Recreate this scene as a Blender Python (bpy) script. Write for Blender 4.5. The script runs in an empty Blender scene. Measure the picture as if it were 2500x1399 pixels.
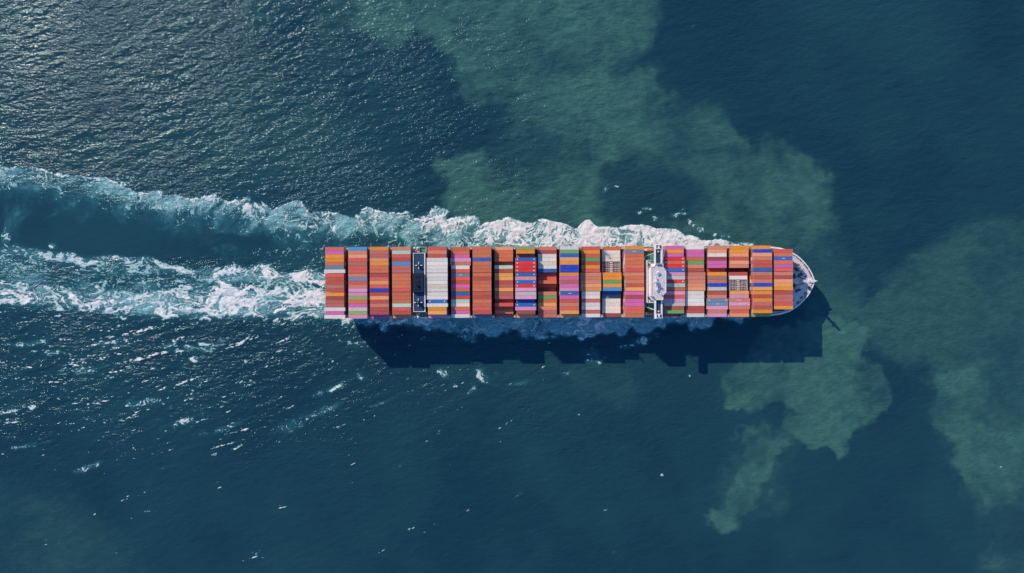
import bpy, math, random
import numpy as np
from mathutils import Matrix, Vector

random.seed(7)
scene = bpy.context.scene
COL = scene.collection

# ------------------------------------------------------------------ camera, sky, sun, exposure
CAM_H = 520.0            # drone height above the sea
S_TOP, Z_REF = 0.27, 38.0


def S(z):                # metres per photo pixel at height z
    return S_TOP * (CAM_H - z) / (CAM_H - Z_REF)


cam_data = bpy.data.cameras.new('camera')
cam_data.sensor_width = 36.0
cam_data.lens = 18.0 / (1250 * S_TOP / (CAM_H - Z_REF))
cam_data.clip_start = 1.0
cam_data.clip_end = 30000.0
cam = bpy.data.objects.new('camera', cam_data)
cam.location = (0, 0, CAM_H)
COL.objects.link(cam)
scene.camera = cam

SUN_SHIFT = 0.945        # metres a shadow moves along x (and along -y) per metre of height
SUN_EL = math.atan(1 / (SUN_SHIFT * math.sqrt(2)))
SUN_AZ = math.radians(315)       # compass style: 0 = +y, clockwise; the sun stands up-left of the ship

world = bpy.data.worlds.new('World')
scene.world = world
world.use_nodes = True
wn = world.node_tree.nodes
sky = wn.new('ShaderNodeTexSky')
sky.sky_type = 'NISHITA'
sky.sun_disc = False
sky.sun_elevation = SUN_EL
sky.sun_rotation = SUN_AZ
sky.air_density = 1.0
sky.dust_density = 0.0
sky.ozone_density = 10.0
wn['Background'].inputs[1].default_value = 0.15
world.node_tree.links.new(sky.outputs[0], wn['Background'].inputs[0])

sun_data = bpy.data.lights.new('sun', 'SUN')
sun_data.energy = 3.0
sun_data.angle = math.radians(0.6)
sun_data.color = (1.0, 0.82, 0.62)
sun = bpy.data.objects.new('sun', sun_data)
sun.rotation_euler = Vector((SUN_SHIFT, -SUN_SHIFT, -1.0)).to_track_quat('-Z', 'Y').to_euler()
sun.location = (-300, 300, 400)
COL.objects.link(sun)

scene.view_settings.view_transform = 'Standard'
scene.view_settings.look = 'None'
scene.view_settings.exposure = 0.45
scene.view_settings.gamma = 1.0
scene.view_settings.use_curve_mapping = False


# ------------------------------------------------------------------ helpers
def lin(c):
    return tuple((v / 255 / 12.92) if v / 255 <= 0.04045 else ((v / 255 + 0.055) / 1.055) ** 2.4 for v in c)


def tag(o, label=None, cat=None, group=None, kind=None):
    if label: o['label'] = label
    if cat: o['category'] = cat
    if group: o['group'] = group
    if kind: o['kind'] = kind
    return o


class MB:
    """collects shapes, builds ONE mesh object"""

    def __init__(self):
        self.v, self.f, self.m = [], [], []
        self.mi = 0

    def add(self, vs, fs):
        b = len(self.v)
        self.v += [tuple(p) for p in vs]
        for f in fs:
            self.f.append([b + i for i in f]); self.m.append(self.mi)
        return self

    def box(self, x0, x1, y0, y1, z0, z1):
        return self.add([(x0, y0, z0), (x1, y0, z0), (x1, y1, z0), (x0, y1, z0), (x0, y0, z1), (x1, y0, z1), (x1, y1, z1), (x0, y1, z1)],
                        [(3, 2, 1, 0), (4, 5, 6, 7), (0, 1, 5, 4), (1, 2, 6, 5), (2, 3, 7, 6), (3, 0, 4, 7)])

    def prism(self, pts, z0, z1, pts2=None):
        n = len(pts); pts2 = pts2 or pts
        vs = [(x, y, z0) for x, y in pts] + [(x, y, z1) for x, y in pts2]
        fs = [tuple(range(n - 1, -1, -1)), tuple(range(n, 2 * n))]
        fs += [(i, (i + 1) % n, n + (i + 1) % n, n + i) for i in range(n)]
        return self.add(vs, fs)

    def tube(self, a, b, r, r2=None, n=8, caps=True):
        a, b = Vector(a), Vector(b); r2 = r if r2 is None else r2
        d = (b - a).normalized()
        u = d.orthogonal().normalized(); w = d.cross(u)
        vs = []
        for p, q in ((a, r), (b, r2)):
            for k in range(n):
                t = 2 * math.pi * k / n
                vs.append(p + (u * math.cos(t) + w * math.sin(t)) * q)
        fs = [(k, (k + 1) % n, n + (k + 1) % n, n + k) for k in range(n)]
        if caps: fs += [tuple(range(n - 1, -1, -1)), tuple(range(n, 2 * n))]
        return self.add(vs, fs)

    def ball(self, c, r, n=10, m=6, zs=1.0):
        vs, fs = [], []
        for j in range(m + 1):
            ph = math.pi * j / m
            for k in range(n):
                t = 2 * math.pi * k / n
                vs.append((c[0] + r * math.sin(ph) * math.cos(t), c[1] + r * math.sin(ph) * math.sin(t), c[2] + r * zs * math.cos(ph)))
        for j in range(m):
            for k in range(n):
                fs.append((j * n + k, (j + 1) * n + k, (j + 1) * n + (k + 1) % n, j * n + (k + 1) % n))
        return self.add(vs, fs)

    def mesh(self, name, mats):
        me = bpy.data.meshes.new(name)
        me.from_pydata(self.v, [], self.f)
        for m in (mats if isinstance(mats, (list, tuple)) else [mats]): me.materials.append(m)
        me.polygons.foreach_set('material_index', self.m)
        me.update()
        return me

    def build(self, name, mats, parent=None, loc=None):
        o = bpy.data.objects.new(name, self.mesh(name, mats))
        COL.objects.link(o)
        if parent: o.parent = parent
        if loc: o.location = loc
        return o


def empty(name, loc=(0, 0, 0), rz=0.0, parent=None):
    o = bpy.data.objects.new(name, None); COL.objects.link(o)
    o.location = loc; o.rotation_euler = (0, 0, rz)
    o.empty_display_size = 0.5
    if parent: o.parent = parent
    return o


# ------------------------------------------------------------------ materials
class NT:
    def __init__(self, name):
        self.mat = bpy.data.materials.new(name); self.mat.use_nodes = True
        self.t = self.mat.node_tree; self.n = self.t.nodes; self.b = self.n['Principled BSDF']

    def new(self, kind, **kw):
        nd = self.n.new(kind)
        for k, v in kw.items():
            setattr(nd, k, v)
        return nd

    def link(self, a, b):
        self.t.links.new(a, b)

    def put(self, sock, v):
        if hasattr(v, 'is_output'): self.link(v, sock)
        else: sock.default_value = v

    def math(self, op, a, b=0.0, clamp=False):
        nd = self.new('ShaderNodeMath', operation=op, use_clamp=clamp)
        self.put(nd.inputs[0], a); self.put(nd.inputs[1], b)
        return nd.outputs[0]

    def mix(self, f, a, b, blend='MIX'):
        nd = self.new('ShaderNodeMix', data_type='RGBA', blend_type=blend)
        self.put(nd.inputs[0], f)
        for s, v in ((nd.inputs[6], a), (nd.inputs[7], b)):
            self.put(s, v if hasattr(v, 'is_output') else (tuple(v) + (1,) if len(v) == 3 else v))
        return nd.outputs[2]

    def noise(self, vec, scale, detail=3.0, rough=0.5, dim='3D'):
        nd = self.new('ShaderNodeTexNoise')
        if vec is not None: self.link(vec, nd.inputs['Vector'])
        nd.inputs['Scale'].default_value = scale
        nd.inputs['Detail'].default_value = detail
        nd.inputs['Roughness'].default_value = rough
        return nd.outputs['Fac']

    def ramp(self, v, lo, hi, a=0.0, b=1.0):
        nd = self.new('ShaderNodeMapRange', interpolation_type='SMOOTHSTEP')
        self.put(nd.inputs[0], v)
        nd.inputs[1].default_value = lo; nd.inputs[2].default_value = hi
        nd.inputs[3].default_value = a; nd.inputs[4].default_value = b
        return nd.outputs[0]

    def mapping(self, vec, scale=(1, 1, 1), rot=(0, 0, 0)):
        nd = self.new('ShaderNodeMapping')
        self.link(vec, nd.inputs['Vector'])
        nd.inputs['Scale'].default_value = scale; nd.inputs['Rotation'].default_value = rot
        return nd.outputs[0]

    def pos(self):
        return self.new('ShaderNodeNewGeometry').outputs['Position']

    def attr(self, name):
        return self.new('ShaderNodeAttribute', attribute_name=name).outputs['Fac']


def paint(name, rgb, rough=0.5, dirt=0.25, dirt_rgb=(0.16, 0.11, 0.08), scale=0.6, metal=0.0):
    n = NT(name)
    p = n.pos()
    f = n.ramp(n.noise(p, scale, 5, 0.65), 0.42, 0.75, 0.0, dirt)
    c = n.mix(f, rgb, dirt_rgb)
    v = n.ramp(n.noise(p, scale * 4, 3, 0.6), 0.3, 0.7, 0.88, 1.08)
    c = n.mix(1.0, c, n.new('ShaderNodeCombineColor').outputs[0], 'MULTIPLY')
    cc = [x for x in n.n if x.bl_idname == 'ShaderNodeCombineColor'][-1]
    for i in range(3): n.link(v, cc.inputs[i])
    n.link(c, n.b.inputs['Base Color'])
    n.b.inputs['Roughness'].default_value = rough
    n.b.inputs['Metallic'].default_value = metal
    return n.mat


def container_paint(name, lighten=0.0):
    """colour comes from the object; rust amount from the object colour's alpha"""
    n = NT(name)
    oi = n.new('ShaderNodeObjectInfo')
    tc = n.new('ShaderNodeTexCoord')
    off = n.new('ShaderNodeVectorMath', operation='ADD')
    n.link(tc.outputs['Object'], off.inputs[0])
    cx = n.new('ShaderNodeCombineXYZ')
    n.link(n.math('MULTIPLY', oi.outputs['Random'], 731.0), cx.inputs[0])
    n.link(n.math('MULTIPLY', oi.outputs['Random'], 317.0), cx.inputs[1])
    n.link(cx.outputs[0], off.inputs[1])
    p = off.outputs[0]
    col = oi.outputs['Color']
    # sun-bleached patches, grime streaks across the roof, and rust
    c = n.mix(n.ramp(n.noise(n.mapping(p, (0.25, 0.7, 0.7)), 1.0, 3, 0.6), 0.38, 0.72, lighten, lighten + 0.05), col, (0.62, 0.55, 0.53))
    c = n.mix(n.ramp(n.noise(n.mapping(p, (1.6, 0.25, 0.4)), 1.0, 4, 0.6), 0.46, 0.8, 0.0, 0.34), c, (0.15, 0.09, 0.07))
    rust = n.ramp(n.noise(n.mapping(p, (1.3, 0.8, 0.8)), 1.1, 5, 0.7), 0.56, 0.66, 0.0, 0.55)
    base = n.math('MULTIPLY', n.math('SUBTRACT', 1.0, oi.outputs['Alpha']), n.ramp(n.noise(n.mapping(p, (2.2, 1.0, 1)), 1.0, 4, 0.7), 0.40, 0.55))
    c = n.mix(n.math('MULTIPLY', rust, 0.5), c, (0.13, 0.045, 0.025))
    c = n.mix(n.math('MULTIPLY', base, 0.85), c, (0.62, 0.26, 0.12))
    n.link(c, n.b.inputs['Base Color'])
    n.b.inputs['Roughness'].default_value = 0.6
    n.b.inputs['Specular IOR Level'].default_value = 0.15
    return n.mat


M = {}
M['cont'] = container_paint('container_paint')
M['cont_end'] = container_paint('container_frame_paint', 0.30)  # paler frame ends, the lit look of the roof headers put into colour
M['white'] = paint('white_ship_paint', (0.82, 0.77, 0.72), 0.4, 0.22, (0.42, 0.34, 0.30))
M['white_deck'] = paint('pale_deck_paint', (0.66, 0.62, 0.60), 0.6, 0.3, (0.30, 0.30, 0.33), 0.4)
M['roofgrey'] = paint('roof_paint', (0.62, 0.57, 0.56), 0.6, 0.25, (0.36, 0.32, 0.32), 0.5)
M['navy'] = paint('navy_deck_paint', (0.005, 0.045, 0.105), 0.7, 0.15, (0.02, 0.05, 0.08))
M['soot_shade'] = paint('soot_navy_shade_paint', (0.003, 0.012, 0.032), 0.9, 0.4, (0.004, 0.007, 0.012))  # sooty navy, darkened further to put the central block's deep shade into it
M['green'] = paint('green_deck_paint', (0.06, 0.28, 0.16), 0.6, 0.25, (0.10, 0.15, 0.11))
M['deck'] = paint('dark_green_deck_paint', (0.045, 0.13, 0.10), 0.7, 0.4, (0.10, 0.06, 0.04))
M['hull'] = paint('hull_paint', (0.015, 0.04, 0.11), 0.4, 0.25, (0.08, 0.05, 0.04), 0.2)
M['boot'] = paint('red_bottom_paint', (0.22, 0.03, 0.025), 0.6, 0.4)
M['brown'] = paint('lashing_steel_paint', (0.10, 0.045, 0.035), 0.7, 0.4)
M['cream'] = paint('cream_steel_paint', (0.62, 0.55, 0.46), 0.6, 0.4)
M['black'] = paint('black_gear', (0.012, 0.013, 0.018), 0.5, 0.3, (0.05, 0.03, 0.02))
M['grease'] = paint('winch_steel', (0.05, 0.10, 0.11), 0.5, 0.4)
M['ochre'] = paint('ochre_paint', (0.45, 0.26, 0.04), 0.5, 0.3)
M['orange'] = paint('lifeboat_orange', (0.80, 0.22, 0.10), 0.4, 0.2)
M['red'] = paint('red_gear', (0.50, 0.03, 0.04), 0.5, 0.25)
M['lidwhite'] = paint('white_disc', (0.80, 0.78, 0.78), 0.5, 0.1)
M['dish'] = paint('tan_disc', (0.70, 0.58, 0.46), 0.5, 0.1)
M['glass'] = paint('dark_window', (0.02, 0.03, 0.04), 0.08, 0.0)
M['rack'] = paint('pale_rack_steel', (0.62, 0.57, 0.55), 0.6, 0.4)

# palette: code -> (name, colour as it looks in sunlight)
PAL = {
    'R': ('brick red', (186, 84, 74)), 'r': ('rose brown', (188, 103, 100)), 't': ('terracotta', (203, 109, 82)),
    's': ('salmon', (208, 128, 110)), 'l': ('light salmon', (233, 151, 115)), 'o': ('orange', (237, 142, 56)),
    'O': ('pale orange', (240, 157, 92)), 'c': ('coral red', (213, 94, 88)), 'd': ('dark red', (166, 76, 76)),
    'm': ('magenta', (205, 100, 171)), 'p': ('pink', (215, 146, 189)), 'w': ('white', (220, 211, 215)),
    'b': ('blue', (42, 100, 184)), 'B': ('royal blue', (22, 66, 190)), 'k': ('light blue', (76, 146, 209)),
    'e': ('slate blue', (108, 132, 160)), 'g': ('green', (104, 160, 100)), 'G': ('olive green', (155, 158, 104)),
    'T': ('pale teal', (180, 206, 201)), 'y': ('light grey', (192, 190, 193)), 'q': ('signal red', (218, 54, 60)),
    'h': ('dusty rose', (176, 116, 106)),
}
LIT = (0.97, 0.94, 1.16)
ALB = {k: tuple(min(0.82, a / b) for a, b in zip(lin(c), LIT)) for k, (nm, c) in PAL.items()}

# ------------------------------------------------------------------ noise on arrays
_tiles = {}


def ntile(seed):
    if seed not in _tiles:
        r = np.random.default_rng(seed)
        k = np.fft.fftfreq(512)
        kk = np.sqrt(k[:, None] ** 2 + k[None, :] ** 2)
        f = np.exp(-(kk * 8 / 0.62) ** 2)
        a = np.fft.ifft2(np.fft.fft2(r.standard_normal((512, 512))) * f).real
        _tiles[seed] = ((a - a.mean()) / a.std()).astype(np.float32)
    return _tiles[seed]


def smp(seed, x, y, wl, wy=None):
    """band-limited noise of unit variance, features about wl long"""
    t = ntile(seed)
    u = x * np.float32(8.0 / wl) + seed * 37.3; v = y * np.float32(8.0 / (wy or wl)) + seed * 91.7
    iu = np.floor(u); iv = np.floor(v)
    fu = (u - iu).astype(np.float32); fv = (v - iv).astype(np.float32)
    iu = iu.astype(np.int64) & 511; iv = iv.astype(np.int64) & 511
    iu1 = (iu + 1) & 511; iv1 = (iv + 1) & 511
    return (t[iv, iu] * (1 - fu) + t[iv, iu1] * fu) * (1 - fv) + (t[iv1, iu] * (1 - fu) + t[iv1, iu1] * fu) * fv


def fbm(seed, x, y, wl, oct=4, gain=0.5, wy=None):
    s = 0; a = 1.0; n = 0
    for k in range(oct):
        s = s + a * smp(seed + k, x, y, wl / 2 ** k, (wy / 2 ** k) if wy else None); n += a * a; a *= gain
    return s / math.sqrt(n)


def sstep(a, b, x):
    t = np.clip((x - a) / (b - a), 0, 1)
    return t * t * (3 - 2 * t)


def rank01(a):
    h, e = np.histogram(a, 2048)
    c = np.cumsum(h).astype(np.float64); c /= c[-1]
    return np.interp(a, e[1:], c).astype(np.float32)


def I(x, xs, ys):
    return np.interp(x, xs, ys)


G = S(0.0)               # metres per photo pixel on the sea; the sea is charted in these units below


# ------------------------------------------------------------------ sea: chart of foam, milky water and sediment
def port_edge(x):
    return I(x, [-260, -100, 0, 75, 160, 235, 290, 360, 440, 520, 600, 680, 725, 780, 840, 905, 975, 1030, 1075, 1150, 1220, 1265, 1330, 1400, 1440, 1500, 1560, 1650, 1700, 1760, 1830, 1860],
             [372, 392, 408, 414, 430, 446, 460, 472, 481, 483, 495, 514, 513, 526, 532, 528, 535, 540, 541, 546, 548, 540, 548, 560, 560, 568, 571, 566, 583, 590, 602, 612])


def foam_fields(x, y):
    """coverage of foam (0..1) and milkiness of the water at chart points"""
    w1 = smp(1, x, y, 60); w2 = smp(2, x, y, 60)
    xw = x + 9 * w1; yw = y + 9 * w2
    cov = np.zeros_like(x); aer = np.zeros_like(x)
    # bow wave running down the port side
    amp = I(x, [-200, 300, 700, 900, 1250, 1500, 1800], [13, 15, 18, 22, 20, 11, 4])
    puff = np.abs(smp(5, xw, yw, 74)) * 0.75 + np.abs(smp(6, xw, yw, 30)) * 0.35
    d = y - port_edge(x) + amp * (puff - 0.2)
    dens = I(x, [-200, 0, 300, 600, 800, 1000, 1250, 1500, 1800, 1860], [0.42, 0.46, 0.52, 0.58, 0.62, 0.70, 0.76, 0.82, 0.9, 0.5])
    L = I(x, [-200, 0, 400, 700, 900, 1100, 1400], [8, 9, 12, 18, 30, 60, 200])
    inside = sstep(0, 3.5, d)
    calm = sstep(I(x, [-200, 700, 1000, 1300], [115, 115, 120, 300]), I(x, [-200, 700, 1000, 1300], [55, 50, 50, 200]), d)
    prof = 0.66 * np.exp(-np.maximum(d, 0) / L) + 0.34 * np.exp(-np.maximum(d, 0) / (3.6 * L))
    patch = np.clip(1 + 0.42 * smp(8, xw, yw, 55), 0.2, 1.6)
    churn = 0.26 * inside * sstep(85, 20, d) * np.clip(0.7 + 0.5 * smp(19, xw, yw, 40), 0, 1.5) * I(x, [-200, 400, 900, 1200], [0.8, 1, 1.2, 0])
    port = np.maximum(inside * dens * prof * patch, churn) * (x < 1862) * calm
    port = np.where(x > 1250, np.maximum(port, inside * I(x, [1250, 1400, 1600, 1862], [0.48, 0.66, 0.78, 0.85]) * (1 + 0.18 * smp(9, xw, yw, 30)) * (x < 1862)), port)
    crest = np.exp(-((d - 3) / 3.2) ** 2) * np.clip(0.62 + 0.3 * smp(10, x, y, 45), 0.1, 0.9) * (x < 1300)
    cov = np.maximum(cov, np.maximum(port, crest) * (y < 690))
    cloud = fbm(12, x + 18 * w1, y + 25 * w2, 80, 4)
    wid = I(x, [-200, 0, 300, 700, 1000, 1300], [54, 57, 64, 74, 90, 130])
    bil = 0.65 * np.abs(smp(11, x + 10 * w1 + 0.45 * d, y + 8 * w2, 44, 70)) + 0.45 * np.abs(smp(13, x + 8 * w2 + 0.5 * d, y, 20, 34))
    dd = np.maximum(d, 0) * (1 + 0.35 * cloud)
    a = sstep(-1, 8, d) * np.exp(-np.maximum(dd, 0) ** 2.6 / wid ** 2.6) * np.clip(0.30 + 0.62 * bil + 0.14 * cloud, 0.08, 1.2)
    a *= I(x, [-200, 0, 400, 800, 1100], [0.58, 0.68, 0.85, 1.0, 1.15]) * (x < 1862) * (y < 690)
    aer = np.maximum(aer, a)
    # stern wake, upper line
    c = I(x, [-260, -100, 0, 64, 177, 273, 386, 482, 640, 791], [560, 585, 602, 616, 631, 640, 649, 655, 664, 674])
    hw = I(x, [-100, 0, 400, 791], [9, 9, 9, 14])
    t = np.abs(y - c + 7 * smp(14, x, y, 50)) / hw
    cov = np.maximum(cov, sstep(1.5, 0.4, t) * I(x, [-200, 0, 200, 400, 600, 760, 800, 830], [0.3, 0.33, 0.4, 0.46, 0.6, 0.85, 0.9, 0]))
    # stern wake, broad lower band
    c2 = I(x, [-260, -100, 0, 200, 400, 600, 793, 880], [686, 700, 712, 729, 740, 741, 738, 745])
    hw2 = I(x, [-100, 0, 200, 400, 600, 793, 880], [24, 25, 27, 31, 36, 42, 44])
    t2 = (y - c2) / hw2 + 0.28 * smp(15, x, y, 60, 30) + 0.12 * smp(16, x, y, 14, 8)
    band = sstep(1.18, 0.75, np.abs(t2)) * I(x, [-200, 0, 300, 600, 793, 850, 880], [0.42, 0.48, 0.54, 0.60, 0.66, 0.62, 0])
    band *= np.clip(0.98 + 0.12 * smp(17, x, y, 90, 26), 0.5, 1.3) * I(t2, [-1.2, -0.4, 0.3, 1.1], [0.75, 0.9, 1.12, 1.1])
    band = np.maximum(band, 0.48 * sstep(1.05, 0.7, np.abs(y - c2 + 5 * smp(16, x, y, 22, 12)) / hw2) * np.clip(1 + 0.15 * smp(25, x, y, 40, 12), 0.5, 1.3) * (x < 870))
    core = np.exp(-((y - 722) / 11) ** 2) * sstep(600, 780, x) * 0.88 + np.exp(-((y - 672) / 9) ** 2) * sstep(640, 790, x) * 0.8
    cov = np.maximum(cov, np.maximum(band, core * (x < 860)))
    mid = sstep(c - 4, c + 6, y) * sstep(c2, c2 - 20, y) * (x < 830)
    cov = np.maximum(cov, mid * I(x, [-200, 200, 500, 793], [0.05, 0.09, 0.17, 0.32]))
    cov = np.maximum(cov, sstep(-30, 5, -(np.abs(y - 640) - 30)) * I(x, [420, 640, 790, 810], [0, 0.035, 0.06, 0]))
    a2 = np.exp(-(np.maximum(np.abs(y - c2) - hw2 * 0.55, 0) / 16) ** 2) * np.clip(0.72 + 0.2 * cloud, 0.3, 1.2) * (x < 880)
    a3 = mid * np.clip(0.30 + 0.22 * smp(18, x, y, 60, 25), 0.03, 0.9) * I(x, [-200, 0, 400, 793], [0.6, 0.7, 0.9, 1.1])
    a4 = sstep(1.9, 0.2, t) * 0.5 * (x < 800)
    aer = np.maximum(aer, np.maximum(np.maximum(a2, a3), a4))
    # wash along the starboard side, in the ship's shade
    lo = I(x, [800, 870, 1000, 1130, 1250, 1420, 1500, 1600, 1700, 1830, 1850], [792, 797, 802, 822, 816, 828, 818, 806, 792, 778, 770])
    e = lo - y + 9 * (np.abs(smp(20, xw, yw, 60)) - 0.6) + 4 * smp(21, x, y, 20)
    sb = sstep(0, 9, e) * (y > 740) * sstep(838, 866, x) * (x < 1850)
    cov = np.maximum(cov, sb * np.clip(0.44 + 0.15 * smp(22, x, y, 60), 0.15, 0.7))
    aer = np.maximum(aer, sstep(-6, 14, e) * (y > 740) * sstep(830, 880, x) * (x < 1850) * np.clip(1.15 + 0.2 * smp(23, x, y, 50), 0.6, 1.25) * I(x, [840, 1000, 1200, 1400, 1850], [0.7, 0.9, 1.0, 1.15, 1.25]))
    # single breaking crests and floating foam patches: x, y, rx, ry, slope in degrees
    for (px, py, rx, ry, an, q) in CLUMPS:
        ca, sa = math.cos(math.radians(an)), math.sin(math.radians(an))
        m = (np.abs(x - px) < rx * 2.2 + 8) & (np.abs(y - py) < max(rx, ry) * 2.2 + 8)
        if not m.any(): continue
        xs, ys = x[m] - px, y[m] - py
        u = (xs * ca + ys * sa) / rx; v = (-xs * sa + ys * ca + ry * 0.6 * (u ** 2) * 0.5) / ry
        r = np.sqrt(u * u + v * v) + 0.35 * smp(24, x[m], y[m], 16)
        cov[m] = np.maximum(cov[m], sstep(1.3, 0.35, r) * q * 0.74)
        aer[m] = np.maximum(aer[m], sstep(2.0, 0.3, r) * 0.30)
    aer = np.maximum(aer, np.where(y > 750, 0.55, 0.95) * cov)
    return np.clip(cov, 0, 1), np.clip(aer, 0, 1.25)


CLUMPS = [(482, 850, 44, 11, -4, .55), (472, 876, 22, 5, -4, .8), (1178, 920, 18, 13, 20, .6), (1086, 914, 13, 8, 20, .6), (1262, 937, 26, 5, -10, .45),
          (1380, 912, 12, 4, -10, .5), (1150, 955, 12, 5, -35, .5), (812, 950, 34, 6, -24, .6), (775, 1010, 42, 6, -22, .42), (710, 1042, 30, 9, -20, .4),
          (545, 1048, 38, 5, -16, .55), (455, 1028, 48, 6, -14, .6), (30, 1005, 50, 6, -10, .6), (215, 1142, 30, 5, -20, .55), (200, 905, 34, 6, -6, .5),
          (60, 1090, 36, 5, -8, .45), (340, 985, 50, 6, -8, .4), (60, 840, 40, 6, -6, .5), (130, 860, 30, 5, -6, .5), (265, 838, 30, 5, -5, .5),
          (885, 922, 10, 7, 10, .55), (870, 838, 22, 6, -4, .6), (845, 790, 16, 8, -5, .85), (930, 985, 24, 3, -20, .4), (1050, 315, 6, 4, 10, .6),
          (18, 588, 14, 22, -10, .5), (125, 601, 8, 6, 10, .9), (75, 617, 36, 4, -6, .5), (1578, 509, 14, 4, 0, .75), (1560, 519, 6, 3, -10, .6), (1650, 524, 12, 5, -25, .6),
          (1668, 522, 12, 3, 5, .6), (1690, 545, 16, 6, 40, .6), (1712, 558, 12, 6, 25, .75), (1745, 573, 5, 4, 20, .8), (1766, 575, 9, 6, 25, .85), (1780, 580, 6, 3, 20, .8),
          (1820, 597, 22, 5, 2, .9), (1600, 535, 6, 6, 0, .4), (2057, 812, 7, 4, 15, 1.35), (1568, 832, 24, 8, -6, .45), (1450, 870, 16, 12, -30, .28),
          (1530, 846, 22, 3, -8, .4), (1470, 880, 20, 4, -40, .3), (2440, 1142, 4, 3, 0, .7), (1412, 1012, 6, 2, 10, .6), (1616, 1160, 3, 3, 40, .8),
          (1692, 65, 3, 2, 0, .8), (1683, 918, 2.5, 2.5, 0, .9), (1497, 1348, 3, 2, 0, .6), (1478, 1245, 3, 2, 0, .5), (1060, 1280, 2, 2, 0, .6), (240, 437, 12, 6, 30, .8),
          (300, 446, 9, 6, 20, .8), (1640, 1113, 2, 2, 0, .8), (1480, 465, 6, 8, 20, .35), (1505, 455, 6, 3, 0, .4)]


def streaks(x, y):
    """short breaking crests and flecks of foam aft of the ship, to starboard"""
    ang = np.radians(I(x, [0, 500, 1000, 1400], [-7, -12, -22, -30]))
    ca, sa = np.cos(ang), np.sin(ang)
    u = x * ca + y * sa; v = -x * sa + y * ca
    n1 = smp(31, u, v, 60, 10); n2 = smp(32, u, v, 12, 3.4); n3 = smp(33, u, v, 4.5, 2.2)
    s = 0.62 * n1 + 0.5 * n2 + 0.45 * n3
    q = I(y, [756, 790, 840, 900, 1000, 1100, 1180, 1300, 1400], [0.0, 1.0, 0.98, 0.75, 0.62, 0.42, 0.10, 0.03, 0.01])
    q = q * I(x, [-260, 0, 350, 700, 900, 1100, 1350], [1, 1, .9, .75, .45, .18, 0.0])
    thr = 2.75 - 1.60 * q
    return np.clip((s - thr) / 0.35, 0, 1) * (q > 0.004)


def lace(x, y):
    w1 = smp(41, x, y, 30); w2 = smp(42, x, y, 30)
    w3 = smp(43, x, y, 11); w4 = smp(44, x, y, 11)
    xs = x + 8 * w1 + 2.6 * w3; ys = y + 8 * w2 + 2.6 * w4
    r1 = 1 - np.abs(smp(45, xs, ys, 26)); r2 = 0.97 - 1.1 * np.abs(smp(46, xs, ys, 12)); r3 = 0.94 - 1.2 * np.abs(smp(47, xs, ys, 6))
    g = smp(48, x, y, 2.6)
    return rank01(np.maximum(np.maximum(r1, r2), r3) + 0.35 * (r1 + r2 + r3) / 3 + 0.10 * g)


def poly_field(x, y, pts):
    """signed distance (positive inside) to a polygon, for scattered points"""
    d2 = np.full(x.shape, 1e12, np.float32); ins = np.zeros(x.shape, bool)
    n = len(pts)
    for i in range(n):
        ax, ay = pts[i]; bx, by = pts[(i + 1) % n]
        ex, ey = bx - ax, by - ay
        t = np.clip(((x - ax) * ex + (y - ay) * ey) / (ex * ex + ey * ey + 1e-9), 0, 1)
        d2 = np.minimum(d2, (x - ax - t * ex) ** 2 + (y - ay - t * ey) ** 2)
        c = (ay > y) != (by > y)
        ins ^= c & (x < ex * (y - ay) / (ey if abs(ey) > 1e-9 else 1e-9) + ax)
    d = np.sqrt(d2)
    return np.where(ins, d, -d)


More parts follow.
